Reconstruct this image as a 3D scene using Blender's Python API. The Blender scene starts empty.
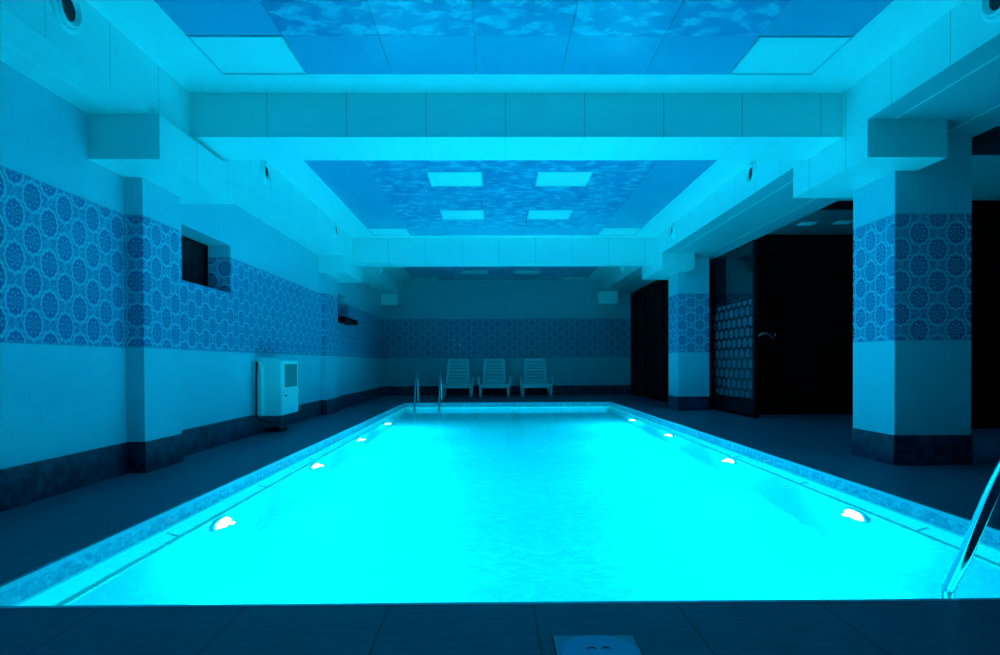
import bpy, bmesh, math, random
from mathutils import Vector, Matrix
random.seed(7)
sc = bpy.context.scene
COL = sc.collection
PI = math.pi

# ------------------------------------------------------------------ settings
sc.view_settings.view_transform = 'Standard'
sc.view_settings.look = 'None'
sc.view_settings.gamma = 1.0
sc.view_settings.use_curve_mapping = False
sc.view_settings.exposure = 0.12
cy = sc.cycles
cy.use_denoising = True
cy.max_bounces = 14
cy.diffuse_bounces = 3
cy.glossy_bounces = 4
cy.transmission_bounces = 8
cy.transparent_max_bounces = 8
cy.caustics_refractive = True
cy.caustics_reflective = False
cy.sample_clamp_indirect = 6.0
cy.blur_glossy = 1.0

w = bpy.data.worlds.new('night')
sc.world = w
w.use_nodes = True
w.node_tree.nodes['Background'].inputs[0].default_value = (0, 0, 0, 1)
w.node_tree.nodes['Background'].inputs[1].default_value = 0

# ------------------------------------------------------------------ geometry helpers
def new_bm():
    return bmesh.new()

def bx(bm, x0, x1, y0, y1, z0, z1, bev=0.0, seg=2):
    r = bmesh.ops.create_cube(bm, size=1.0)
    vs = r['verts']
    for v in vs:
        v.co = Vector(((x0 + x1) / 2 + v.co.x * (x1 - x0), (y0 + y1) / 2 + v.co.y * (y1 - y0), (z0 + z1) / 2 + v.co.z * (z1 - z0)))
    if bev > 0:
        es = list({e for v in vs for e in v.link_edges})
        bmesh.ops.bevel(bm, geom=es, offset=bev, segments=seg, affect='EDGES', profile=0.5)
    return bm

def tube(bm, pts, rad, n=14, caps=True):
    """sweep a circle of radius rad (number or list) along pts"""
    pts = [Vector(p) for p in pts]
    rads = rad if isinstance(rad, (list, tuple)) else [rad] * len(pts)
    rings = []
    up = None
    for i, p in enumerate(pts):
        if i == 0: t = pts[1] - p
        elif i == len(pts) - 1: t = p - pts[i - 1]
        else: t = (pts[i + 1] - p).normalized() + (p - pts[i - 1]).normalized()
        t.normalize()
        if up is None:
            up = Vector((0, 0, 1)) if abs(t.z) < 0.9 else Vector((1, 0, 0))
        a = t.cross(up).normalized()
        b = a.cross(t).normalized()
        up = b
        rings.append([bm.verts.new(p + (a * math.cos(2 * PI * k / n) + b * math.sin(2 * PI * k / n)) * rads[i]) for k in range(n)])
    for r0, r1 in zip(rings, rings[1:]):
        for k in range(n):
            bm.faces.new((r0[k], r0[(k + 1) % n], r1[(k + 1) % n], r1[k]))
    if caps:
        bm.faces.new(list(reversed(rings[0])))
        bm.faces.new(rings[-1])
    return bm

def smooth_path(pts, sub=6):
    """Catmull-Rom through pts"""
    P = [Vector(p) for p in pts]
    P = [P[0] * 2 - P[1]] + P + [P[-1] * 2 - P[-2]]
    out = []
    for i in range(1, len(P) - 2):
        for s in range(sub):
            t = s / sub
            a, b, c, d = P[i - 1], P[i], P[i + 1], P[i + 2]
            out.append(0.5 * ((2 * b) + (c - a) * t + (2 * a - 5 * b + 4 * c - d) * t * t + (3 * b - a - 3 * c + d) * t ** 3))
    out.append(P[-2])
    return out

def lathe(bm, prof, n=36, axis='X', origin=(0, 0, 0), close=True):
    """prof: list of (radius, along-axis)"""
    o = Vector(origin)
    def pt(r, h, k):
        c, s = math.cos(2 * PI * k / n) * r, math.sin(2 * PI * k / n) * r
        return o + (Vector((h, c, s)) if axis == 'X' else Vector((c, s, h)) if axis == 'Z' else Vector((s, h, c)))
    rings = []
    for r, h in prof:
        if r < 1e-6: rings.append([bm.verts.new(pt(0, h, 0))])
        else: rings.append([bm.verts.new(pt(r, h, k)) for k in range(n)])
    for a, b in zip(rings, rings[1:]):
        for k in range(n):
            k2 = (k + 1) % n
            if len(a) == 1 and len(b) == 1: continue
            if len(a) == 1: bm.faces.new((a[0], b[k2], b[k]))
            elif len(b) == 1: bm.faces.new((a[k], a[k2], b[0]))
            else: bm.faces.new((a[k], a[k2], b[k2], b[k]))
    return bm

def prism(bm, poly, axis, a0, a1):
    """extrude a 2D polygon along an axis; poly in the two other axes (order x,y,z)"""
    def pt(p, a):
        return (a, p[0], p[1]) if axis == 'X' else (p[0], a, p[1]) if axis == 'Y' else (p[0], p[1], a)
    A = [bm.verts.new(pt(p, a0)) for p in poly]
    B = [bm.verts.new(pt(p, a1)) for p in poly]
    n = len(poly)
    bm.faces.new(A); bm.faces.new(list(reversed(B)))
    for k in range(n):
        bm.faces.new((A[k], B[k], B[(k + 1) % n], A[(k + 1) % n]))
    return bm

def quad(bm, *ps):
    return bm.faces.new([bm.verts.new(p) for p in ps])

def obj(name, bm, m, parent=None, smooth=False, fix=True):
    if fix: bmesh.ops.recalc_face_normals(bm, faces=bm.faces[:])
    me = bpy.data.meshes.new(name)
    bm.to_mesh(me); bm.free()
    if smooth:
        for p in me.polygons: p.use_smooth = True
        try: me.set_sharp_from_angle(angle=math.radians(38))
        except Exception: pass
    o = bpy.data.objects.new(name, me)
    COL.objects.link(o)
    me.materials.append(m)
    if parent is not None: o.parent = parent
    return o

def tag(o, label, cat, group=None):
    o['label'] = label; o['category'] = cat
    if group: o['group'] = group
    return o

def thing(name, label, cat, loc=(0, 0, 0), rz=0.0, group=None):
    o = bpy.data.objects.new(name, None)
    COL.objects.link(o)
    o.location = loc; o.rotation_euler = (0, 0, rz)
    o.empty_display_size = 0.1
    return tag(o, label, cat, group)

def struct(o, label, cat):
    o['kind'] = 'structure'
    return tag(o, label, cat)

def dup(root, loc, rz=None, label=None):
    r = root.copy(); COL.objects.link(r)
    r.location = loc
    if rz is not None: r.rotation_euler = (0, 0, rz)
    if label: r['label'] = label
    for ch in list(root.children):
        c = ch.copy(); COL.objects.link(c); c.parent = r
        for g in list(ch.children):
            d = g.copy(); COL.objects.link(d); d.parent = c
    return r

# ------------------------------------------------------------------ node helpers
class S:
    """socket wrapper with math operators"""
    def __init__(s, nt, so): s.nt, s.so = nt, so
    def _m(s, op, *a):
        n = s.nt.nodes.new('ShaderNodeMath'); n.operation = op
        for i, v in enumerate((s,) + a):
            if isinstance(v, S): s.nt.links.new(v.so, n.inputs[i])
            else: n.inputs[i].default_value = v
        return S(s.nt, n.outputs[0])
    def __add__(s, o): return s._m('ADD', o)
    def __sub__(s, o): return s._m('SUBTRACT', o)
    def __mul__(s, o): return s._m('MULTIPLY', o)
    def __truediv__(s, o): return s._m('DIVIDE', o)
    def abs(s): return s._m('ABSOLUTE')
    def cos(s): return s._m('COSINE')
    def sqrt(s): return s._m('SQRT')
    def min(s, o): return s._m('MINIMUM', o)
    def max(s, o): return s._m('MAXIMUM', o)
    def lt(s, o): return s._m('LESS_THAN', o)
    def gt(s, o): return s._m('GREATER_THAN', o)
    def atan2(s, o): return s._m('ARCTAN2', o)
    def pow(s, o): return s._m('POWER', o)
    def wrap(s, hi, lo):
        n = s.nt.nodes.new('ShaderNodeMath'); n.operation = 'WRAP'
        s.nt.links.new(s.so, n.inputs[0]); n.inputs[1].default_value = hi; n.inputs[2].default_value = lo
        return S(s.nt, n.outputs[0])
    def ramp(s, a, b):
        """0 at a, 1 at b, smooth"""
        n = s.nt.nodes.new('ShaderNodeMapRange'); n.interpolation_type = 'SMOOTHSTEP'
        s.nt.links.new(s.so, n.inputs[0])
        lo, hi = (a, b) if a < b else (b, a)
        n.inputs[1].default_value = lo; n.inputs[2].default_value = hi
        n.inputs[3].default_value, n.inputs[4].default_value = (0, 1) if a < b else (1, 0)
        return S(s.nt, n.outputs[0])
    def line(s, half, soft):
        """1 where |s| < half"""
        return s.abs().ramp(half + soft, half)

def lerp(nt, f, a, b):
    return a + (b - a) * f if isinstance(a, S) else (b - a) * f + a

def mixc(nt, f, a, b):
    n = nt.nodes.new('ShaderNodeMix'); n.data_type = 'RGBA'
    if isinstance(f, S): nt.links.new(f.so, n.inputs[0])
    else: n.inputs[0].default_value = f
    for i, c in ((6, a), (7, b)):
        if isinstance(c, S): nt.links.new(c.so, n.inputs[i])
        else: n.inputs[i].default_value = (*c, 1)
    return S(nt, n.outputs[2])

def world_xyz(nt):
    g = nt.nodes.new('ShaderNodeNewGeometry')
    a = nt.nodes.new('ShaderNodeSeparateXYZ'); nt.links.new(g.outputs['Position'], a.inputs[0])
    b = nt.nodes.new('ShaderNodeSeparateXYZ'); nt.links.new(g.outputs['Normal'], b.inputs[0])
    return g, [S(nt, a.outputs[i]) for i in range(3)], [S(nt, b.outputs[i]) for i in range(3)]

def noise(nt, scale, detail=3, rough=0.5, vec=None, dist=0.0):
    n = nt.nodes.new('ShaderNodeTexNoise')
    n.inputs['Scale'].default_value = scale; n.inputs['Detail'].default_value = detail
    n.inputs['Roughness'].default_value = rough; n.inputs['Distortion'].default_value = dist
    if vec is None:
        vec = nt.nodes.new('ShaderNodeNewGeometry').outputs['Position']
    nt.links.new(vec, n.inputs['Vector'])
    return S(nt, n.outputs['Fac'])

def base_mat(name, color=(.5, .5, .5), rough=0.5, metal=0.0, spec=0.5):
    m = bpy.data.materials.new(name); m.use_nodes = True
    nt = m.node_tree
    p = nt.nodes['Principled BSDF']
    p.inputs['Base Color'].default_value = (*color, 1)
    p.inputs['Roughness'].default_value = rough
    p.inputs['Metallic'].default_value = metal
    p.inputs['Specular IOR Level'].default_value = spec
    return m, nt, p

def setc(nt, p, c): nt.links.new(c.so, p.inputs['Base Color'])

def bump(nt, p, h, strength=0.3, dist=0.01):
    b = nt.nodes.new('ShaderNodeBump')
    b.inputs['Strength'].default_value = strength; b.inputs['Distance'].default_value = dist
    nt.links.new(h.so, b.inputs['Height']); nt.links.new(b.outputs[0], p.inputs['Normal'])

def grained(name, color, var=0.12, scale=30, rough=0.5, metal=0.0, spec=0.5, bmp=0.0):
    """solid colour with slight tonal variation"""
    m, nt, p = base_mat(name, color, rough, metal, spec)
    f = noise(nt, scale)
    setc(nt, p, mixc(nt, f, tuple(c * (1 - var) for c in color), tuple(min(1, c * (1 + var)) for c in color)))
    if bmp: bump(nt, p, noise(nt, scale * 3), bmp)
    return m

# ------------------------------------------------------------------ materials
def wall_tile(name, Z0=0.948, Z1=1.94, shade_tone=1.0):
    """glazed wall tile: plain above and below, a damask medallion band between"""
    m, nt, p = base_mat(name, rough=0.22, spec=0.4)
    g, (x, y, z), (nx, ny, nz) = world_xyz(nt)
    side = nx.abs().gt(0.5)
    u = lerp(nt, side, x, y)
    v = z
    LX, LY = 0.294, 0.254
    def cell(ou, ov):
        a = (u + ou).wrap(LX / 2, -LX / 2)
        b = (v + ov).wrap(LY / 2, -LY / 2)
        r = ((a / 0.062).pow(2.0) + (b / 0.072).pow(2.0)).sqrt()
        th = b.atan2(a)
        return a, b, r, th
    a1, b1, r1, t1 = cell(0.03, 0.08)
    a2, b2, r2, t2 = cell(0.03 + LX / 2, 0.08 + LY / 2)
    which = r2.lt(r1)
    r = lerp(nt, which, r1, r2)
    th = lerp(nt, which, t1, t2)
    scal = (th * 12.0).cos() * 0.055 + 1.0
    rs = r / scal
    inner = rs.ramp(0.98, 0.86)
    ring = (rs - 1.27).line(0.11, 0.08)
    petals = ((th * 8.0).cos() * (r * 11.0 + 1.5).cos()).ramp(0.0, 0.35) * rs.ramp(0.92, 0.80)
    # ornament between two medallions of a column
    e1 = ((a1 / 0.020).pow(2.0) + ((b1.abs() - LY / 2) / 0.016).pow(2.0)).sqrt()
    e2 = ((a2 / 0.020).pow(2.0) + ((b2.abs() - LY / 2) / 0.016).pow(2.0)).sqrt()
    e = e1.min(e2)
    eye = (e - 0.85).line(0.16, 0.14)
    curl = nt.nodes.new('ShaderNodeTexVoronoi'); curl.feature = 'DISTANCE_TO_EDGE'
    curl.inputs['Scale'].default_value = 34
    nt.links.new(g.outputs['Position'], curl.inputs['Vector'])
    scroll = S(nt, curl.outputs['Distance']).ramp(0.12, 0.04) * rs.ramp(1.4, 1.5)
    light = (ring * 0.95).max(eye * 0.7).max(scroll * 0.6).max(petals * 0.8)
    speck = noise(nt, 55, 2, 0.6).ramp(0.45, 0.6)
    K = lambda *c: tuple(k * shade_tone for k in c)
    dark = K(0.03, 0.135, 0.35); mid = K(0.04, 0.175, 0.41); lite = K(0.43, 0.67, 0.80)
    c = mixc(nt, inner, mid, dark)
    c = mixc(nt, speck * 0.35, c, (0.03, 0.15, 0.35))
    c = mixc(nt, light, c, lite)
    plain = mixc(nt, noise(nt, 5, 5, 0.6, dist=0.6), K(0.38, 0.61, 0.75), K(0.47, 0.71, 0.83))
    joint = (u.wrap(0.15, -0.15)).line(0.0016, 0.002).max((v - 0.235).wrap(0.36, -0.36).line(0.0016, 0.002))
    plain = mixc(nt, joint * 0.14, plain, (0.2, 0.36, 0.46))
    band = v.gt(Z0) * v.lt(Z1)
    col = mixc(nt, band, plain, c)
    edge = (v - Z0).line(0.002, 0.002).max((v - Z1).line(0.002, 0.002))
    col = mixc(nt, edge * 0.6, col, (0.12, 0.25, 0.4))
    setc(nt, p, col)
    bump(nt, p, noise(nt, 9, 2) + light * band * 0.15, 0.10, 0.01)
    return m

def marble(name, a, b, scale=9, rough=0.35):
    m, nt, p = base_mat(name, rough=rough, spec=0.4)
    f = noise(nt, scale, 6, 0.65, dist=1.2).ramp(0.38, 0.68)
    setc(nt, p, mixc(nt, f, a, b))
    return m

def panel_mat(name, axis, off, pitch, color=(0.84, 0.94, 0.96), under=1.0):
    """white lining panels with a butt joint every `pitch` metres along a world axis"""
    m, nt, p = base_mat(name, color, 0.38, 0, 0.35)
    g, xyz, n = world_xyz(nt)
    a = xyz[axis]
    j = (a - off).wrap(pitch / 2, -pitch / 2)
    faces_along = n[axis].abs().lt(0.5) * (n[2].abs() * -under + 1.0)
    jl = j.line(0.0022, 0.0015) * faces_along
    c = mixc(nt, noise(nt, 1.4, 2), tuple(k * .96 for k in color), color)
    c = mixc(nt, jl * 0.55, c, (0.10, 0.22, 0.32))
    setc(nt, p, c)
    return m

def deck_mat():
    m, nt, p = base_mat('slate_deck', rough=0.5, spec=0.25)
    g, (x, y, z), n = world_xyz(nt)
    mp = nt.nodes.new('ShaderNodeMapping'); mp.inputs['Scale'].default_value = (1.0, 5.0, 1.0)
    nt.links.new(g.outputs['Position'], mp.inputs[0])
    grain = noise(nt, 7, 6, 0.65, mp.outputs[0])
    blot = noise(nt, 2.2, 4, 0.6)
    c = mixc(nt, grain, (0.022, 0.055, 0.105), (0.078, 0.155, 0.235))
    c = mixc(nt, blot.ramp(0.45, 0.75) * 0.5, c, (0.04, 0.09, 0.145))
    j = (x + 0.352).wrap(0.2425, -0.2425).line(0.0022, 0.002) * y.lt(2.3)
    j2 = (y - 2.19).wrap(0.5, -0.5).line(0.002, 0.002)
    j3 = (x - 3.02).line(0.003, 0.002) * y.gt(2.3)
    j = j.max(j2 * 0.5).max(j3)
    c = mixc(nt, j * 0.85, c, (0.008, 0.02, 0.04))
    setc(nt, p, c)
    bump(nt, p, grain * 0.7 + noise(nt, 60, 3) * 0.3 - j * 0.5, 0.35, 0.006)
    return m

def mosaic_mat():
    m, nt, p = base_mat('pool_edge_mosaic', rough=0.25, spec=0.5)
    g, (x, y, z), (nx, ny, nz) = world_xyz(nt)
    u = lerp(nt, nx.abs().gt(0.5), x, y)
    c = nt.nodes.new('ShaderNodeCombineXYZ')
    nt.links.new((u * 10.0).so, c.inputs[0]); nt.links.new((z * 20.0).so, c.inputs[1])
    f = noise(nt, 1.6, 4, 0.6, c.outputs[0], 1.5)
    vor = nt.nodes.new('ShaderNodeTexVoronoi'); vor.inputs['Scale'].default_value = 1.5
    nt.links.new(c.outputs[0], vor.inputs['Vector'])
    spot = S(nt, vor.outputs['Distance']).ramp(0.55, 0.2)
    col = mixc(nt, f.ramp(0.4, 0.62), (0.10, 0.30, 0.48), (0.34, 0.60, 0.72))
    col = mixc(nt, spot * 0.7, col, (0.07, 0.24, 0.42))
    nose = z.gt(-0.022)
    col = mixc(nt, nose, col, (0.30, 0.52, 0.64))
    wet = z.ramp(-0.084, -0.094)
    col = mixc(nt, wet, col, (0.55, 0.80, 0.86))
    j = (u).wrap(0.125, -0.125).line(0.0018, 0.0015)
    col = mixc(nt, j * 0.5, col, (0.5, 0.72, 0.8))
    setc(nt, p, col)
    return m

def pool_mat(name, a, b):
    m, nt, p = base_mat(name, rough=0.5, spec=0.2)
    g, (x, y, z), (nx, ny, nz) = world_xyz(nt)
    f = noise(nt, 24.0, 3, 0.6).ramp(0.35, 0.65)
    c = mixc(nt, f, a, b)
    jx = x.wrap(0.0125 * 2, -0.0125 * 2).line(0.0012, 0.001)
    setc(nt, p, c)
    return m

def water_mat():
    m = bpy.data.materials.new('pool_water'); m.use_nodes = True
    nt = m.node_tree
    for n in list(nt.nodes): nt.nodes.remove(n)
    out = nt.nodes.new('ShaderNodeOutputMaterial')
    gl = nt.nodes.new('ShaderNodeBsdfGlass')
    gl.inputs['IOR'].default_value = 1.333; gl.inputs['Roughness'].default_value = 0.0
    gl.inputs['Color'].default_value = (0.75, 0.97, 1.0, 1)
    h = noise(nt, 9.0, 3, 0.55, dist=0.4) + noise(nt, 26, 2, 0.5) * 0.3
    b = nt.nodes.new('ShaderNodeBump'); b.inputs['Strength'].default_value = 0.16; b.inputs['Distance'].default_value = 0.02
    nt.links.new(h.so, b.inputs['Height']); nt.links.new(b.outputs[0], gl.inputs['Normal'])
    nt.links.new(gl.outputs[0], out.inputs['Surface'])
    return m

def sky_print_mat():
    """stretch ceiling printed with small clouds"""
    m, nt, p = base_mat('cloud_print', rough=0.22, spec=0.25)
    g, (x, y, z), n = world_xyz(nt)
    mp = nt.nodes.new('ShaderNodeMapping'); mp.inputs['Scale'].default_value = (1.0, 1.25, 1.0)
    nt.links.new(g.outputs['Position'], mp.inputs[0])
    f = noise(nt, 6.5, 3, 0.55, mp.outputs[0], 0.4)
    cl = f.ramp(0.47, 0.60) * (noise(nt, 15, 2, 0.6, mp.outputs[0], 0.3).ramp(0.36, 0.56) * 0.6 + 0.4)
    big = noise(nt, 1.1, 2)
    sky = mixc(nt, big.ramp(0.3, 0.7), (0.03, 0.26, 0.50), (0.045, 0.34, 0.60))
    setc(nt, p, mixc(nt, cl * 0.85, sky, (0.22, 0.62, 0.82)))
    return m

def emit_mat(name, color, strength):
    m = bpy.data.materials.new(name); m.use_nodes = True
    nt = m.node_tree
    for n in list(nt.nodes): nt.nodes.remove(n)
    out = nt.nodes.new('ShaderNodeOutputMaterial'); e = nt.nodes.new('ShaderNodeEmission')
    e.inputs[0].default_value = (*color, 1); e.inputs[1].default_value = strength
    nt.links.new(e.outputs[0], out.inputs[0])
    return m

def hex_glass_mat():
    """dark glass with rows of frosted elongated hexagons up to head height"""
    m, nt, p = base_mat('hex_film_glass', (0.01, 0.03, 0.05), 0.06, 0, 0.25)
    g, (x, y, z), n = world_xyz(nt)
    PY, PZ = 0.220, 0.316
    def cell(oy, oz):
        a = (y + oy).wrap(PY / 2, -PY / 2).abs()
        b = (z + oz).wrap(PZ / 2, -PZ / 2).abs()
        return (a / 0.080).max(a / 0.080 * 0.45 + b / 0.076)
    d = cell(0, 0).min(cell(PY / 2, PZ / 2))
    hexa = d.ramp(1.04, 0.96) * z.lt(1.74) * z.gt(0.28)
    setc(nt, p, mixc(nt, hexa, (0.004, 0.012, 0.022), (0.06, 0.125, 0.18)))
    r = hexa * 0.5 + 0.05
    nt.links.new(r.so, p.inputs['Roughness'])
    return m

M = {}
M['tile'] = wall_tile('damask_wall_tile')
M['tile_dim'] = wall_tile('damask_wall_tile_dim', 0.948, 1.94, 0.78)  # same wall tile, colours darkened for the weaker light at the back
M['tile_p'] = wall_tile('damask_pillar_tile', 0.985, 1.975)
M['base'] = marble('dark_marble', (0.006, 0.016, 0.045), (0.05, 0.09, 0.17))
M['white_x'] = panel_mat('beam_lining', 0, -1.745, 0.617, under=0.6)
M['white_y'] = panel_mat('long_beam_lining', 1, 3.88, 0.578)
M['white_l'] = panel_mat('left_beam_lining', 1, 4.03, 0.578)
M['white'] = grained('white_lining', (0.84, 0.94, 0.96), 0.03, 1.5, 0.38, spec=0.35)
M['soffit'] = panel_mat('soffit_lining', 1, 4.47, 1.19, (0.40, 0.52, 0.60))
M['deck'] = deck_mat()
M['mosaic'] = mosaic_mat()
M['pool'] = pool_mat('pool_tile', (0.006, 0.275, 0.44), (0.01, 0.35, 0.52))
M['ledge'] = pool_mat('pool_ledge_tile', (0.10, 0.86, 0.95), (0.14, 0.92, 0.97))
M['slot'] = grained('slot_grey', (0.03, 0.20, 0.26), 0.1, 20, 0.5)
M['water'] = water_mat()
M['sky'] = sky_print_mat()
M['blue'] = grained('plain_blue_stretch', (0.05, 0.40, 0.63), 0.05, 0.8, 0.2, spec=0.25)
M['diff'] = grained('opal_diffuser', (0.86, 0.95, 0.97), 0.01, 3, 0.3)
M['ltframe'] = grained('light_frame', (0.45, 0.66, 0.75), 0.05, 8, 0.4)
M['black_glass'] = grained('black_glass', (0.001, 0.002, 0.004), 0.2, 3, 0.12, spec=0.12)
M['black_metal'] = grained('black_metal', (0.003, 0.005, 0.009), 0.15, 12, 0.5, spec=0.06)
M['dark_int'] = grained('dark_lining', (0.02, 0.03, 0.05), 0.15, 4, 0.6)
M['aisle'] = grained('aisle_lining_lit', (0.45, 0.58, 0.66), 0.05, 2, 0.4)  # lightened copy for the lit stretch of the aisle ceiling
M['aisle_shaded'] = grained('aisle_lining_shaded', (0.10, 0.15, 0.19), 0.05, 2, 0.4)  # same ceiling lining, colour darkened where less light reaches
M['dark_door'] = grained('dark_door_leaf', (0.002, 0.003, 0.006), 0.2, 3, 0.6, spec=0.04)
M['threshold'] = grained('stone_threshold', (0.05, 0.11, 0.17), 0.1, 20, 0.6, spec=0.2)
M['steel'] = grained('polished_steel', (0.50, 0.58, 0.64), 0.04, 15, 0.12, 1.0)
M['plastic'] = grained('white_plastic', (0.90, 0.97, 0.99), 0.04, 10, 0.4)
M['glint_white'] = grained('pale_glint', (0.95, 0.98, 1.0), 0.01, 10, 0.15)  # pale white of the added hooks that stand in for wall glints
M['plastic_d'] = grained('grey_plastic', (0.08, 0.13, 0.17), 0.05, 10, 0.45)
M['grille'] = grained('grille_grey', (0.18, 0.26, 0.28), 0.08, 40, 0.6)
M['rubber'] = grained('black_rubber', (0.006, 0.008, 0.012), 0.1, 20, 0.6)
M['lid'] = grained('lid_blue', (0.10, 0.36, 0.62), 0.04, 12, 0.35)
M['lid_frame'] = grained('lid_frame', (0.13, 0.30, 0.42), 0.06, 14, 0.45)
M['throat'] = grained('nozzle_throat', (0.01, 0.015, 0.03), 0.1, 20, 0.7)
M['lamp'] = emit_mat('pool_lamp_glow', (0.25, 0.86, 1.0), 20.0)

# ------------------------------------------------------------------ key dimensions (metres; eye of the camera above the origin)
WL, WR = -2.76, 7.40          # left wall, far right wall
YB, YF = 16.60, -2.40         # back wall, wall behind the camera
PX0, PX1, PY0, PY1 = -1.82, 2.44, 2.22, 13.41   # pool outline
IL, IR = -2.34, 2.745         # inner faces of the long beams
CZ = 2.92                     # ceiling
WZ = -0.10                    # water
TOP = 3.20

# ------------------------------------------------------------------ room shell
R_ = 0.02                     # coping ring thickness
bm = new_bm()
bx(bm, WL - .25, PX0 - R_, YF - .2, YB + .2, -0.4, 0)
bx(bm, PX1 + R_, WR + .2, YF - .2, YB + .2, -0.4, 0)
bx(bm, PX0 - R_, PX1 + R_, YF - .2, PY0 - R_, -0.4, 0)
bx(bm, PX0 - R_, PX1 + R_, PY1 + R_, YB + .2, -0.4, 0)
struct(obj('floor', bm, M['deck']), 'dark slate deck around the pool', 'floor')

bm = new_bm()
bx(bm, PX0 - R_, PX0, PY0 - R_, PY1 + R_, -0.30, 0)
bx(bm, PX1, PX1 + R_, PY0 - R_, PY1 + R_, -0.30, 0)
bx(bm, PX0, PX1, PY0 - R_, PY0, -0.30, 0)
bx(bm, PX0, PX1, PY1, PY1 + R_, -0.30, 0)
struct(obj('trim_1', bm, M['mosaic']), 'patterned blue mosaic band around the pool edge above the water', 'pool edge')

# basin: sloped ledge, walls, floor
def ring_profile(bm, prof):
    loops = []
    for o, z in prof:
        loops.append([bm.verts.new(p) for p in ((PX0 + o, PY0 + o, z), (PX1 - o, PY0 + o, z), (PX1 - o, PY1 - o, z), (PX0 + o, PY1 - o, z))])
    for a, b in zip(loops, loops[1:]):
        for k in range(4):
            bm.faces.new((a[k], a[(k + 1) % 4], b[(k + 1) % 4], b[k]))
    return loops
LO = 0.115
bm = new_bm()
lp = ring_profile(bm, [(LO, -0.238), (LO, -1.35)])
bm.faces.new(lp[-1])
o = obj('pool_basin', bm, M['pool'], fix=False)
struct(o, 'sunken pool basin of pale cyan tile', 'pool')
bm = new_bm(); ring_profile(bm, [(0.0, -0.10), (LO, -0.238)])
obj('ledge', bm, M['ledge'], o, fix=False)
# dark slot along the ledge edge and its short cross slots
bm = new_bm()
def slot_z(off): return -0.10 - 0.138 * off / LO
ring_profile(bm, [(0.086, slot_z(.086) + .004), (0.104, slot_z(.104) + .004)])
yy = 3.58
while yy < 13.2:
    for s, xe in ((1, PX0), (-1, PX1)):
        quad(bm, (xe + s * .025, yy - .012, slot_z(.025) + .004), (xe + s * .09, yy - .012, slot_z(.09) + .004),
             (xe + s * .09, yy + .012, slot_z(.09) + .004), (xe + s * .025, yy + .012, slot_z(.025) + .004))
    yy += 1.38
obj('overflow_slot', bm, M['slot'], o, fix=False)

bm = new_bm()
quad(bm, (PX0, PY0, WZ), (PX1, PY0, WZ), (PX1, PY1, WZ), (PX0, PY1, WZ))
struct(obj('water', bm, M['water'], fix=False), 'glowing cyan water filling the pool', 'water')

# left wall with two deep window openings
N1 = (5.81, 6.885, 1.567, 2.065)
N2 = (11.30, 12.40, 1.567, 2.065)
bm = new_bm()
T = 0.30
ys = [YF - .2, N1[0], N1[1], N2[0], N2[1], YB + .2]
for i in range(5):
    if i in (1, 3):
        bx(bm, WL - T, WL, ys[i], ys[i + 1], -0.0, N1[2]); bx(bm, WL - T, WL, ys[i], ys[i + 1], N1[3], TOP)
    else:
        bx(bm, WL - T, WL, ys[i], ys[i + 1], 0.0, TOP)
struct(obj('wall_left', bm, M['tile']), 'left wall of pale tile with a blue damask band', 'wall')
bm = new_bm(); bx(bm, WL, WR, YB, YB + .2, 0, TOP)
struct(obj('wall_back', bm, M['tile_dim']), 'back wall behind the loungers, pale tile with damask band', 'wall')
bm = new_bm(); bx(bm, WL, WR, YF - .2, YF, 0, TOP)
struct(obj('wall_front', bm, M['dark_int']), 'dark wall facing the back wall', 'wall')
bm = new_bm(); bx(bm, WR, WR + .2, YF, YB, 0, TOP)
struct(obj('wall_right', bm, M['dark_int']), 'dark wall closing the right aisle', 'wall')

# ceiling slab
bm = new_bm(); bx(bm, WL - .3, WR + .2, YF - .2, YB + .2, CZ, CZ + .28)
struct(obj('ceiling', bm, M['white']), 'white ceiling border around the blue panels', 'ceiling')

# longitudinal beams
BLZ, BRZ = 2.53, 2.59
bm = new_bm(); bx(bm, WL, IL, YF, YB, BLZ, CZ)
struct(obj('beam', bm, M['white_l']), 'white panelled long beam along the left wall', 'beam')
bm = new_bm(); bx(bm, IR, 3.80, YF, YB, BRZ, CZ)
struct(obj('beam', bm, M['white_y']), 'white panelled long beam over the right pillars', 'beam')
# soffit cover strips
for k, (x0, x1, z, lab) in enumerate(((2.93, 2.945, BRZ, 'thin strip under the right long beam, pool side'),
                                       (3.50, 3.515, BRZ, 'thin strip under the right long beam, aisle side'),
                                       (-2.58, -2.565, BLZ, 'thin strip under the left long beam'))):
    bm = new_bm(); bx(bm, x0, x1, YF, YB, z - .006, z)
    struct(obj('trim_%d' % (k + 2), bm, M['white']), lab, 'trim')
bm = new_bm(); bx(bm, IR + .002, 2.93, YF, YB, BRZ - .004, BRZ); bx(bm, 2.945, 3.50, YF, YB, BRZ - .004, BRZ); bx(bm, 3.515, 3.80, YF, YB, BRZ - .004, BRZ)
struct(obj('trim_6', bm, M['soffit']), 'greyer soffit boards under the right long beam', 'soffit')
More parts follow.
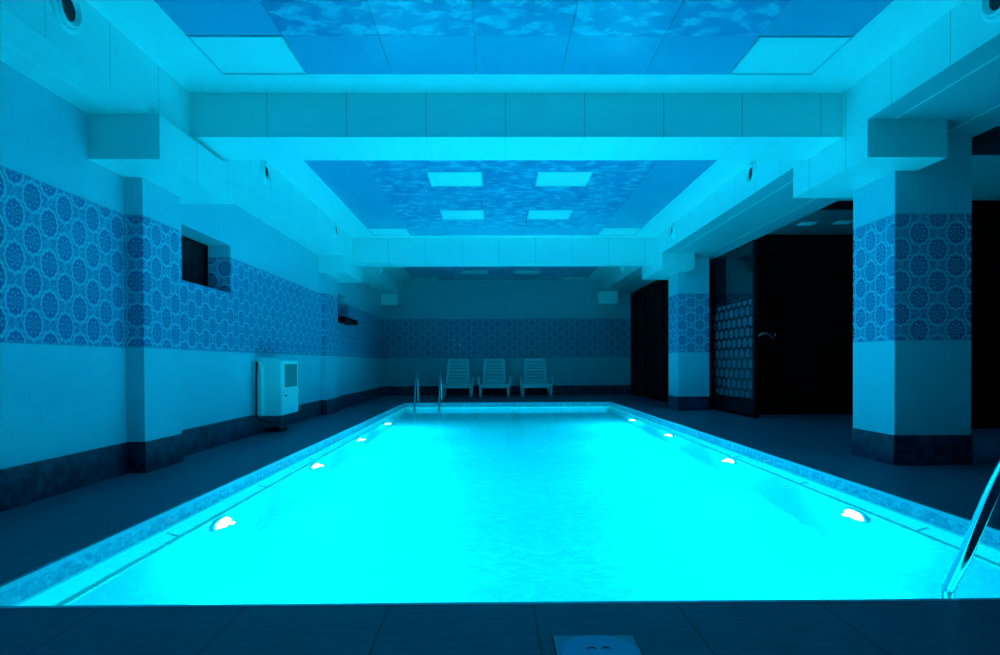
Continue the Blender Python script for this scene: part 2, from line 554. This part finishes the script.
# cross beams
for (y0, y1, z, lab) in ((5.08, 5.66, 2.578, 'white cross beam between the first pillar pair'),
                         (10.95, 11.39, 2.505, 'white cross beam between the second pillar pair')):
    bm = new_bm(); bx(bm, IL, IR, y0, y1, z, CZ)
    struct(obj('beam', bm, M['white_x']), lab, 'beam')
bm = new_bm(); bx(bm, 3.80, WR, 5.08, 5.68, 2.625, CZ)
struct(obj('beam', bm, M['dark_int']), 'dark cross beam over the right aisle beside the big pillar', 'beam')
bm = new_bm(); bx(bm, 3.80, WR, YF, 5.08, 2.66, CZ); bx(bm, 3.80, WR, 5.68, 7.5, 2.66, CZ)
struct(obj('ceiling', bm, M['aisle']), 'lower ceiling of the right aisle by the big pillar in a lit colour', 'ceiling')
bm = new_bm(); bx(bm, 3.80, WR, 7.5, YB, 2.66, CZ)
struct(obj('ceiling', bm, M['aisle_shaded']), 'lower ceiling over the glass cabin in a shaded colour', 'ceiling')
# boxed beam ends (capitals)
for (x0, x1, y0, y1, z0, z1, lab) in (
    (WL, -2.27, 4.48, 5.74, 2.222, BLZ, 'white boxed beam end over the first left pilaster'),
    (IR, 3.335, 4.74, 5.92, 2.312, BRZ, 'white boxed beam end over the big right pillar'),
    (WL, IL, 10.32, 11.75, 2.27, BLZ, 'white boxed beam end over the second left pilaster'),
    (IR, 3.27, 10.5, 11.95, 2.335, BRZ, 'white boxed beam end over the second right pillar'),
    (WL, IL, 16.1, YB, 2.26, BLZ, 'boxed beam end in the back left corner'),
    (2.62, 3.10, 16.1, YB, 2.28, BRZ, 'boxed beam end near the back right corner')):
    bm = new_bm(); bx(bm, x0, x1, y0, y1, z0, z1)
    struct(obj('beam', bm, M['white_y']), lab, 'beam')

# pillars and pilasters
for (x0, x1, y0, y1, z1, lab) in (
    (3.158, 3.765, 5.08, 5.67, 2.59, 'big square tiled pillar on the right deck'),
    (3.135, 3.66, 10.97, 11.58, 2.59, 'second square tiled pillar beside the glass cabin'),
    (WL, -2.625, 4.92, 5.50, 2.222, 'first flat pilaster on the left wall'),
    (WL, -2.67, 10.42, 11.22, 2.27, 'second flat pilaster on the left wall')):
    bm = new_bm(); bx(bm, x0, x1, y0, y1, 0, z1)
    p_ = struct(obj('pillar', bm, M['tile_p'] if x0 > 0 else M['tile']), lab, 'pillar')
    bm = new_bm()
    bx(bm, x0 - (.008 if x0 > 0 else 0), x1 + .008, y0 - .008, y1 + .008, 0, 0.236)
    obj('plinth', bm, M['base'], p_)
# baseboards
bm = new_bm(); bx(bm, WL, WL + .012, YF, 4.912, 0, .235); bx(bm, WL, WL + .012, 5.508, 10.412, 0, .235); bx(bm, WL, WL + .012, 11.228, YB, 0, .235)
struct(obj('baseboard_left', bm, M['base']), 'dark marble skirting along the left wall', 'baseboard')
bm = new_bm(); bx(bm, WL + .012, 3.52, YB - .012, YB, 0, .235)
struct(obj('baseboard_back', bm, M['base']), 'dark marble skirting behind the loungers', 'baseboard')

# windows in the left wall
def window(n, N, lab):
    y0, y1, z0, z1 = N
    bm = new_bm(); bx(bm, WL - .27, WL - .25, y0 + .03, y1 - .03, z0 + .03, z1 - .03)
    o = struct(obj('window_%d' % n, bm, M['black_glass']), lab, 'window')
    bm = new_bm()
    bx(bm, WL - .28, WL - .235, y0, y1, z0, z0 + .035); bx(bm, WL - .28, WL - .235, y0, y1, z1 - .035, z1)
    bx(bm, WL - .28, WL - .235, y0, y0 + .035, z0 + .035, z1 - .035); bx(bm, WL - .28, WL - .235, y1 - .035, y1, z0 + .035, z1 - .035)
    obj('window_frame', bm, M['black_metal'], o)
    return o
window(1, N1, 'small deep black window beside the first pilaster')
w2 = window(2, N2, 'small deep window beyond the second pilaster')
bm = new_bm(); bx(bm, WL - .20, WL + .19, N2[0] + .06, N2[1] + .02, N2[2] - .02, N2[2] + .07, .006)
obj('open_vent', bm, M['black_metal'], w2)

# ------------------------------------------------------------------ blue ceiling panels and ceiling lights
CW = 0.61; CX0 = -1.94
def bay(y0, rows, pitch, plain_rows, lights):
    bs, bb = new_bm(), new_bm()
    for r in range(rows):
        for c in range(7):
            if (r, c) in lights: continue
            b_ = bb if (c in (0, 6) or r in plain_rows) else bs
            bx(b_, CX0 + c * CW + .002, CX0 + (c + 1) * CW - .002, y0 + r * pitch + .0015, y0 + (r + 1) * pitch - .0015, CZ - .012, CZ)
    return bs, bb
bays = []
P1, P2, P3 = .5575, .595, .5887
lights1 = [(7, 0), (7, 6)]
lights2 = [(2, 2), (2, 4), (5, 2), (5, 4), (7, 0), (7, 6)]
lights3 = [(5, 2), (5, 4), (7, 0), (7, 6)]
for (y0, pitch, lg, nm) in ((4.73 - 8 * P1, P1, lights1, 'first bay'), (5.92, P2, lights2, 'middle bay'), (11.74, P3, lights3, 'far bay')):
    bs, bb = bay(y0, 8, pitch, (0, 7), lg)
    struct(obj('ceiling', bs, M['sky']), 'cloud-printed blue ceiling panels over the ' + nm, 'ceiling')
    struct(obj('ceiling', bb, M['blue']), 'plain blue ceiling panels around the ' + nm, 'ceiling')

lt = None
def ceiling_light(y0, pitch, r, c, lab):
    global lt
    x, y = CX0 + (c + .5) * CW, y0 + (r + .5) * pitch
    if lt is None:
        lt = thing('ceiling_light', lab, 'ceiling light', (x, y, CZ), 0, 'square ceiling light panels')
        a, b = CW / 2 - .002, .2985 - .004
        bm = new_bm()
        bx(bm, -a, a, -b, -b + .014, -.018, 0); bx(bm, -a, a, b - .014, b, -.018, 0)
        bx(bm, -a, -a + .014, -b + .014, b - .014, -.018, 0); bx(bm, a - .014, a, -b + .014, b - .014, -.018, 0)
        obj('frame', bm, M['ltframe'], lt)
        bm = new_bm(); bx(bm, -a + .014, a - .014, -b + .014, b - .014, -.010, 0)
        obj('diffuser', bm, M['diff'], lt)
        o = lt
    else:
        o = dup(lt, (x, y, CZ), 0, lab)
    o.scale = (1, pitch / .595, 1)
    return o
ceiling_light(5.92, P2, 2, 2, 'left square light panel of the front pair, middle bay of cloud ceiling')
ceiling_light(5.92, P2, 2, 4, 'right square light panel of the front pair, middle bay of cloud ceiling')
ceiling_light(5.92, P2, 5, 2, 'left square light panel of the rear pair, middle bay of cloud ceiling')
ceiling_light(5.92, P2, 5, 4, 'right square light panel of the rear pair, middle bay of cloud ceiling')
ceiling_light(5.92, P2, 7, 0, 'white light panel in the far left corner of the middle bay')
ceiling_light(5.92, P2, 7, 6, 'white light panel in the far right corner of the middle bay')
Y1 = 4.73 - 8 * P1
ceiling_light(Y1, P1, 7, 0, 'large white light panel left of the blue strip before the first cross beam')
ceiling_light(Y1, P1, 7, 6, 'large white light panel right of the blue strip before the first cross beam')
ceiling_light(11.74, P3, 5, 2, 'left of two dim light panels over the loungers beyond the second beam')
ceiling_light(11.74, P3, 5, 4, 'right of two dim light panels over the loungers beyond the second beam')
ceiling_light(11.74, P3, 7, 0, 'dim corner light panel at the back wall, left corner of far bay')
ceiling_light(11.74, P3, 7, 6, 'dim corner light panel at the back wall, right corner of far bay')

# small square lamps in the aisle ceiling
al = thing('recessed_lamp', 'unlit recessed lamp above the glass cabin, first from the pool', 'lamp', (4.18, 8.62, 2.66), 0, 'recessed lamps in the aisle ceiling')
bm = new_bm(); bx(bm, -.10, .10, -.10, .10, -.012, 0, .003)
obj('frame', bm, M['ltframe'], al)
bm = new_bm(); bx(bm, -.08, .08, -.08, .08, -.016, -.012)
obj('diffuser', bm, M['diff'], al)
dup(al, (4.62, 8.55, 2.66), 0, 'unlit recessed lamp above the glass cabin, second from the pool')

# ------------------------------------------------------------------ air nozzles on the long beams
nz = None
def nozzle(x, y, z, face, lab):
    global nz
    if nz is None:
        nz = thing('air_nozzle', lab, 'air nozzle', (x, y, z), 0, 'round air nozzles on the long beams')
        bm = new_bm(); lathe(bm, [(.128, 0), (.128, .010), (.122, .016), (.106, .018), (.100, .012), (.100, 0)], 48)
        obj('flange', bm, M['white'], nz, True)
        bm = new_bm()
        lathe(bm, [(.099, .004), (.099, .022), (.095, .032), (.088, .034), (.084, .030), (.074, .014), (.060, .006)], 48)
        obj('cup', bm, M['white'], nz, True, False)
        bm = new_bm(); lathe(bm, [(.066, .0105), (.03, .008), (0, .007)], 40)
        obj('throat', bm, M['throat'], nz, True)
        o = nz
    else:
        o = dup(nz, (x, y, z), 0, lab)
    o.rotation_euler = (0, 0, 0 if face > 0 else PI)
    return o
nzL = (('before the first cross beam', 3.62), ('just beyond the first cross beam', 6.74), ('before the second cross beam', 9.70), ('beyond the second cross beam', 13.6))
for t_, y in nzL: nozzle(IL, y, 2.765 + .004 * y, 1, 'round white air nozzle on the left beam ' + t_)
nzR = (('before the first cross beam', 3.50), ('just beyond the first cross beam', 6.86), ('before the second cross beam', 9.88), ('beyond the second cross beam', 13.75))
for t_, y in nzR: nozzle(IR, y, 2.765 + .006 * y, -1, 'round white air nozzle on the right beam ' + t_)

# ------------------------------------------------------------------ pool lamps
pl = None
def pool_lamp(side, y, z, lab):
    global pl
    x = PX0 + LO if side > 0 else PX1 - LO
    if pl is None:
        pl = thing('pool_lamp', lab, 'pool lamp', (x, y, z), 0, 'round lamps in the pool walls')
        bm = new_bm(); lathe(bm, [(.135, 0), (.135, .012), (.128, .018), (.112, .020), (.106, .014), (.106, 0)], 40)
        obj('rim', bm, M['steel'], pl, True)
        bm = new_bm(); lathe(bm, [(.104, .004), (.102, .022), (.080, .040), (.045, .050), (0, .053)], 40)
        obj('lens', bm, M['lamp'], pl, True)
        ld = bpy.data.lights.new('bulb', 'POINT')
        ld.shadow_soft_size = 0.02; ld.energy = LAMP_W; ld.color = LAMP_C
        ld.cycles.is_caustics_light = True
        lo = bpy.data.objects.new('bulb', ld); COL.objects.link(lo); lo.parent = pl
        lo.location = (.072, 0, 0)
        o = pl
    else:
        o = dup(pl, (x, y, z), 0, lab)
    o.rotation_euler = (0, 0, 0 if side > 0 else PI)
    return o
LAMP_W = 375.0
LAMP_C = (0.002, 0.90, 0.84)
ORD = ('first', 'second', 'third', 'fourth')
for k, y in enumerate((4.05, 6.16, 8.16, 10.2)):
    pool_lamp(1, y, -.38, 'glowing underwater lamp in the left pool wall, %s from the near coping' % ORD[k])
for k, y in enumerate((4.13, 6.31, 8.45, 10.6)):
    pool_lamp(-1, y, -.38, 'glowing underwater lamp in the right pool wall, %s from the near coping' % ORD[k])

# ------------------------------------------------------------------ pool ladders
def rail_path(x):
    # local: pool edge at y=0, water towards +y
    return [(x, .15, -1.05), (x, .15, -.6), (x, .15, -.08), (x, .135, .0), (x, .06, .13), (x, -.085, .42), (x, -.17, .545), (x, -.27, .60), (x, -.37, .56), (x, -.43, .44), (x, -.455, .2), (x, -.46, .02)]
la = thing('pool_ladder', 'polished steel pool ladder at the near coping, cut by the right picture edge', 'pool ladder', (1.92, PY0, 0), 0, 'steel pool ladders')
for x in (-.25, .25):
    bm = new_bm(); tube(bm, smooth_path(rail_path(x), 6), .0225, 18)
    r = obj('handrail', bm, M['steel'], la, True)
    bm = new_bm(); lathe(bm, [(.024, .03), (.05, .022), (.055, .006), (.055, 0)], 24, 'Z', (x, -.46, 0))
    obj('anchor_cover', bm, M['steel'], r, True)
for z in (-.32, -.60, -.88):
    bm = new_bm(); bx(bm, -.23, .23, .11, .19, z, z + .025, .006)
    obj('tread', bm, M['steel'], la)
dup(la, (-1.355, PY1 + .0, 0), PI, 'steel pool ladder at the far left corner of the pool')

# ------------------------------------------------------------------ sun loungers against the back wall
def lounger():
    t = thing('sun_lounger', '', 'sun lounger', (0, 0, 0), 0, 'white plastic loungers by the back wall')
    # y: 0 = front edge of the seat, + towards the wall
    # seat: bowed front apron and slats
    bm = new_bm()
    n = 14
    for k in range(n):
        x0 = -.36 + .72 * k / n; x1 = -.36 + .72 * (k + 1) / n
        def fr(x): return .05 * (x / .36) ** 2
        for (za, zb, ya, yb) in ((.22, .305, 0, .05),):
            v = [bm.verts.new(c) for c in ((x0, fr(x0) + ya, za + .01 * (x0 / .36) ** 2), (x1, fr(x1) + ya, za + .01 * (x1 / .36) ** 2), (x1, fr(x1) + ya, zb), (x0, fr(x0) + ya, zb),
                                           (x0, fr(x0) + yb, za), (x1, fr(x1) + yb, za), (x1, fr(x1) + yb, zb), (x0, fr(x0) + yb, zb))]
            for f in ((0, 1, 2, 3), (7, 6, 5, 4), (3, 2, 6, 7), (4, 5, 1, 0)): bm.faces.new([v[i] for i in f])
    bmesh.ops.remove_doubles(bm, verts=bm.verts[:], dist=1e-5)
    for s in (-1, 1):
        bx(bm, s * .335 - .03, s * .335 + .03, .05, .86, .235, .305, .012)
    for k in range(7):
        bx(bm, -.31, .31, .07 + k * .11, .155 + k * .11, .275, .30, .006)
    obj('seat', bm, M['plastic'], t)
    # backrest, leaning to the wall
    bm = new_bm()
    def bp(x, s, d=0):     # s along the back from hinge to top
        a = math.radians(66)
        return Vector((x, .62 + s * math.cos(a) + d * math.sin(a), .31 + s * math.sin(a) - d * math.cos(a)))
    L_ = .68
    def hw(s): return .287 - .040 * (s / L_) ** 1.5
    def slab(s0, s1, w0, w1, xa=None, d0=0, d1=.03):
        vs = []
        for d in (d0, d1):
            for s, wd in ((s0, w0), (s1, w1)):
                for x in ((-wd, wd) if xa is None else (xa[0] * wd - (xa[1]), xa[0] * wd + xa[1])):
                    vs.append(bm.verts.new(bp(x, s, d)))
        for f in ((0, 1, 3, 2), (6, 7, 5, 4), (0, 4, 5, 1), (2, 3, 7, 6), (0, 2, 6, 4), (1, 5, 7, 3)):
            bm.faces.new([vs[i] for i in f])
    m_ = 8
    for sgn in (-1, 1):
        for k in range(m_):
            s0, s1 = L_ * k / m_, L_ * (k + 1) / m_
            slab(s0, s1, hw(s0) - .022, hw(s1) - .022, (sgn, .028))
    slab(L_ - .09, L_, hw(L_ - .09) - .04, hw(L_) - .02)
    slab(0, .06, hw(0) - .04, hw(.06) - .04)
    k = 0
    s = .075
    while s < L_ - .1:
        slab(s, s + .058, hw(s) - .045, hw(s + .058) - .045, None, .004, .02)
        s += .0865
    obj('backrest', bm, M['plastic'], t)
    for sx in (-1, 1):
        bm = new_bm()
        pts = smooth_path([(sx * .375, .62, .40), (sx * .385, .45, .455), (sx * .385, .25, .46), (sx * .375, .12, .42), (sx * .37, .09, .30)], 5)
        tube(bm, pts, .026, 10)
        obj('armrest', bm, M['plastic'], t, True)
        for y in (.09, .78):
            bm = new_bm()
            v = []
            prism(bm, [(sx * .30, .235), (sx * .37, .235), (sx * .355, 0), (sx * .315, 0)], 'Y', y, y + .06)
            obj('leg', bm, M['plastic'], t)
    return t
l0 = lounger()
l0['label'] = 'white slatted plastic lounger nearest the pool ladder, left of three'
l0.location = (-.87, 15.45, 0)
dup(l0, (.03, 15.42, 0), 0.0, 'white slatted plastic lounger in the middle of the three')
dup(l0, (1.05, 15.48, 0), 0.0, 'white slatted plastic lounger on its own spacing, right of three')

# ------------------------------------------------------------------ added hook shapes standing in for pale glints on the back wall
hk = thing('glint_stand_in', 'made-up hook for a glint above the left lounger, upper left of four', 'made-up hook', (-.98, YB, 1.42), 0, 'made-up glint hooks above the left lounger')
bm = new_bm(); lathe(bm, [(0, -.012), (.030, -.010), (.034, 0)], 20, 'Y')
obj('added_hook_rosette', bm, M['glint_white'], hk, True)
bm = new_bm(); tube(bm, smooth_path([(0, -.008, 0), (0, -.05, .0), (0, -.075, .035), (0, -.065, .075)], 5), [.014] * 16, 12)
obj('added_hook_prong', bm, M['glint_white'], hk, True)
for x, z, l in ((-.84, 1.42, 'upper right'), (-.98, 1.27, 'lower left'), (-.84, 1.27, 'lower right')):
    dup(hk, (x, YB, z), 0, 'made-up hook for a glint above the left lounger, %s of four' % l)

# ------------------------------------------------------------------ wall unit on the left wall
u = thing('dehumidifier', 'white wall-hung dehumidifier cabinet with grey grille on the left wall', 'dehumidifier', (WL + .002, 7.58, 0))
bm = new_bm()
prism(bm, [(.0, .215), (.29, .215), (.29, .835), (.275, .862), (.22, .885), (.12, .895), (.0, .895)], 'Y', 0.0, .66)
bmesh.ops.bevel(bm, geom=[e for e in bm.edges if abs(e.verts[0].co.y - e.verts[1].co.y) > .1], offset=.006, segments=2, affect='EDGES')
obj('body', bm, M['plastic'], u)
bm = new_bm(); prism(bm, [(.0, .225), (.10, .225), (.10, .79), (.06, .845), (0, .845)], 'Y', -.10, 0)
obj('rear_duct', bm, M['plastic'], u)
bm = new_bm(); bx(bm, .29, .302, .03, .63, .50, .855, .004)
f_ = obj('upper_door', bm, M['plastic'], u)
bm = new_bm()
bx(bm, .302, .306, .10, .57, .54, .815)
for k in range(16): bx(bm, .306, .310, .10, .57, .545 + k * .017, .552 + k * .017)
obj('grille', bm, M['grille'], f_)
bm = new_bm(); bx(bm, .29, .32, .02, .64, .475, .498, .005)
obj('ledge', bm, M['plastic'], u)
bm = new_bm(); bx(bm, .29, .302, .02, .64, .225, .47, .004)
g_ = obj('lower_door', bm, M['plastic'], u)
bm = new_bm(); bx(bm, .302, .312, .10, .16, .435, .45, .003)
obj('handle', bm, M['black_metal'], g_)
bm = new_bm(); tube(bm, [(.18, .30, .215), (.18, .30, .0)], .03, 14)
obj('drain_pipe', bm, M['plastic_d'], u, True)
bm = new_bm(); bx(bm, .03, .22, .20, .45, .0, .05, .01)
obj('foot', bm, M['dark_int'], u)
bm = new_bm(); tube(bm, smooth_path([(.05, -.10, .84), (.06, -.125, .80), (.05, -.128, .6), (.05, -.125, .35), (.05, -.12, .22), (.09, -.05, .17), (.15, .05, .13)], 5), .012, 10)
obj('hose', bm, M['rubber'], u, True)

# ------------------------------------------------------------------ skimmer lid in the near deck
sk = thing('deck_lid', 'square access cover with a round blue lid set in the near coping', 'access cover', (.295, 1.815, 0))
bm = new_bm(); bx(bm, -.119, .119, -.119, .119, -.01, .004, .002)
obj('frame', bm, M['lid_frame'], sk)
bm = new_bm(); lathe(bm, [(0, .0105), (.100, .0105), (.108, .009), (.111, .004)], 56, 'Z')
li = obj('lid', bm, M['lid'], sk, True)
for s in (-1, 1):
    bm = new_bm()
    pts = [(s * .020 + .013 * math.cos(a), .002 + .018 * math.sin(a), .0108) for a in [PI * (.15 + .7 * k / 8) for k in range(9)]]
    tube(bm, pts, .0022, 8)
    obj('finger_grip', bm, M['rubber'], li)
bm = new_bm()
for (x0, x1, y0, y1) in ((-.125, .125, .119, .125), (-.125, .125, -.125, -.119), (-.125, -.119, -.119, .119), (.119, .125, -.119, .119)):
    bx(bm, x0, x1, y0, y1, -.01, .0015)
obj('gap_seal', bm, M['rubber'], sk)

# ------------------------------------------------------------------ glass cabin on the right
GX, GY = 3.80, 9.38
HB = 2.655
bm = new_bm(); bx(bm, GX + .04, WR, GY + .015, GY + .03, .05, HB - .05)
d1 = struct(obj('door_1', bm, M['black_glass']), 'black glass front of the cabin facing the big pillar', 'door')
bm = new_bm(); bx(bm, GX + .05, WR, GY - .01, GY + .05, HB - .07, HB); obj('top_rail', bm, M['black_metal'], d1)
bm = new_bm(); bx(bm, GX + .05, WR, GY, GY + .045, 0, .05); obj('threshold', bm, M['threshold'], d1)
bm = new_bm(); bx(bm, GX - .02, GX + .05, GY - .01, GY + .06, 0, HB); obj('corner_post', bm, M['black_metal'], d1)
bm = new_bm(); tube(bm, smooth_path([(3.84, GY - .03, 1.19), (3.88, GY - .05, 1.225), (3.95, GY - .05, 1.225), (4.01, GY - .05, 1.18), (4.06, GY - .04, 1.15)], 5), [.017] * 21, 10)
h_ = obj('handle', bm, M['steel'], d1, True)
bm = new_bm(); lathe(bm, [(0, -.03), (.02, -.026), (.024, .0)], 18, 'Y', (4.09, GY + .015, 1.205))
obj('lock_knob', bm, M['steel'], h_, True)
bm = new_bm(); bx(bm, GX + .005, GX + .02, GY + .06, 11.86, .05, HB - .06)
w3 = struct(obj('window_3', bm, hex_glass_mat()), 'cabin side glass with rows of frosted hexagons', 'window')
bm = new_bm(); bx(bm, GX - .015, GX + .04, GY + .06, 11.9, HB - .07, HB); obj('top_rail', bm, M['black_metal'], w3)
bm = new_bm(); bx(bm, GX - .015, GX + .04, GY + .06, 11.9, 0, .06); obj('bottom_rail', bm, M['black_metal'], w3)
bm = new_bm(); bx(bm, GX - .015, GX + .045, 11.86, 11.92, .06, HB - .07); obj('rear_post', bm, M['black_metal'], w3)
# dark glazed wall beyond the second pillar
bm = new_bm(); bx(bm, 3.55, 3.57, 11.95, YB - .01, .04, 2.55)
d2 = struct(obj('door_2', bm, M['dark_door']), 'dark glazed doors between the second pillar and the back wall', 'door')
bm = new_bm()
for y in (11.92, 13.5, 15.1, YB - .06): bx(bm, 3.52, 3.60, y, y + .05, 0, BRZ)
obj('mullions', bm, M['black_metal'], d2)
bm = new_bm(); bx(bm, 3.52, 3.60, 11.97, YB - .06, 2.53, BRZ); obj('top_rail', bm, M['black_metal'], d2)
bm = new_bm(); bx(bm, 3.52, 3.60, 11.97, YB - .06, 0, .05); obj('bottom_rail', bm, M['black_metal'], d2)
# header and black panel closing the aisle on the right
bm = new_bm(); bx(bm, 3.80, WR, 7.42, 7.62, 2.60, 2.66)
struct(obj('trim_5', bm, M['black_metal']), 'black header across the right aisle', 'trim')
bm = new_bm(); bx(bm, 5.05, WR, 7.50, 7.56, .03, 2.60)
d3 = struct(obj('door_3', bm, M['black_glass']), 'black door panel right of the big pillar', 'door')
bm = new_bm(); bx(bm, 5.0, 5.05, 7.48, 7.58, 0, 2.60); obj('jamb', bm, M['black_metal'], d3)

# ------------------------------------------------------------------ camera
th, ro, pi_ = .010634, .004219, -.01057
r = Vector((math.cos(th), -math.sin(th), 0)); F = Vector((math.sin(th), math.cos(th), 0)); U = Vector((0, 0, 1))
F2 = F * math.cos(pi_) + U * math.sin(pi_); U2 = U * math.cos(pi_) - F * math.sin(pi_)
cx = r * math.cos(ro) - U2 * math.sin(ro); cyv = r * math.sin(ro) + U2 * math.cos(ro)
mat = Matrix((cx, cyv, -F2)).transposed().to_4x4(); mat.translation = (0, 0, .82)
cd = bpy.data.cameras.new('camera'); cam = bpy.data.objects.new('camera', cd); COL.objects.link(cam)
cam.matrix_world = mat
cd.sensor_width = 36; cd.lens = 23.4; cd.shift_x = 0; cd.shift_y = (369.7 - 327.5) / 1000
cd.clip_start = .02; cd.clip_end = 200
sc.camera = cam

# refracted lamp light through the flat water surface
for o in bpy.data.objects:
    if o.type != 'MESH': continue
    if o.name == 'water': o.cycles.is_caustics_caster = True
    else: o.cycles.is_caustics_receiver = True
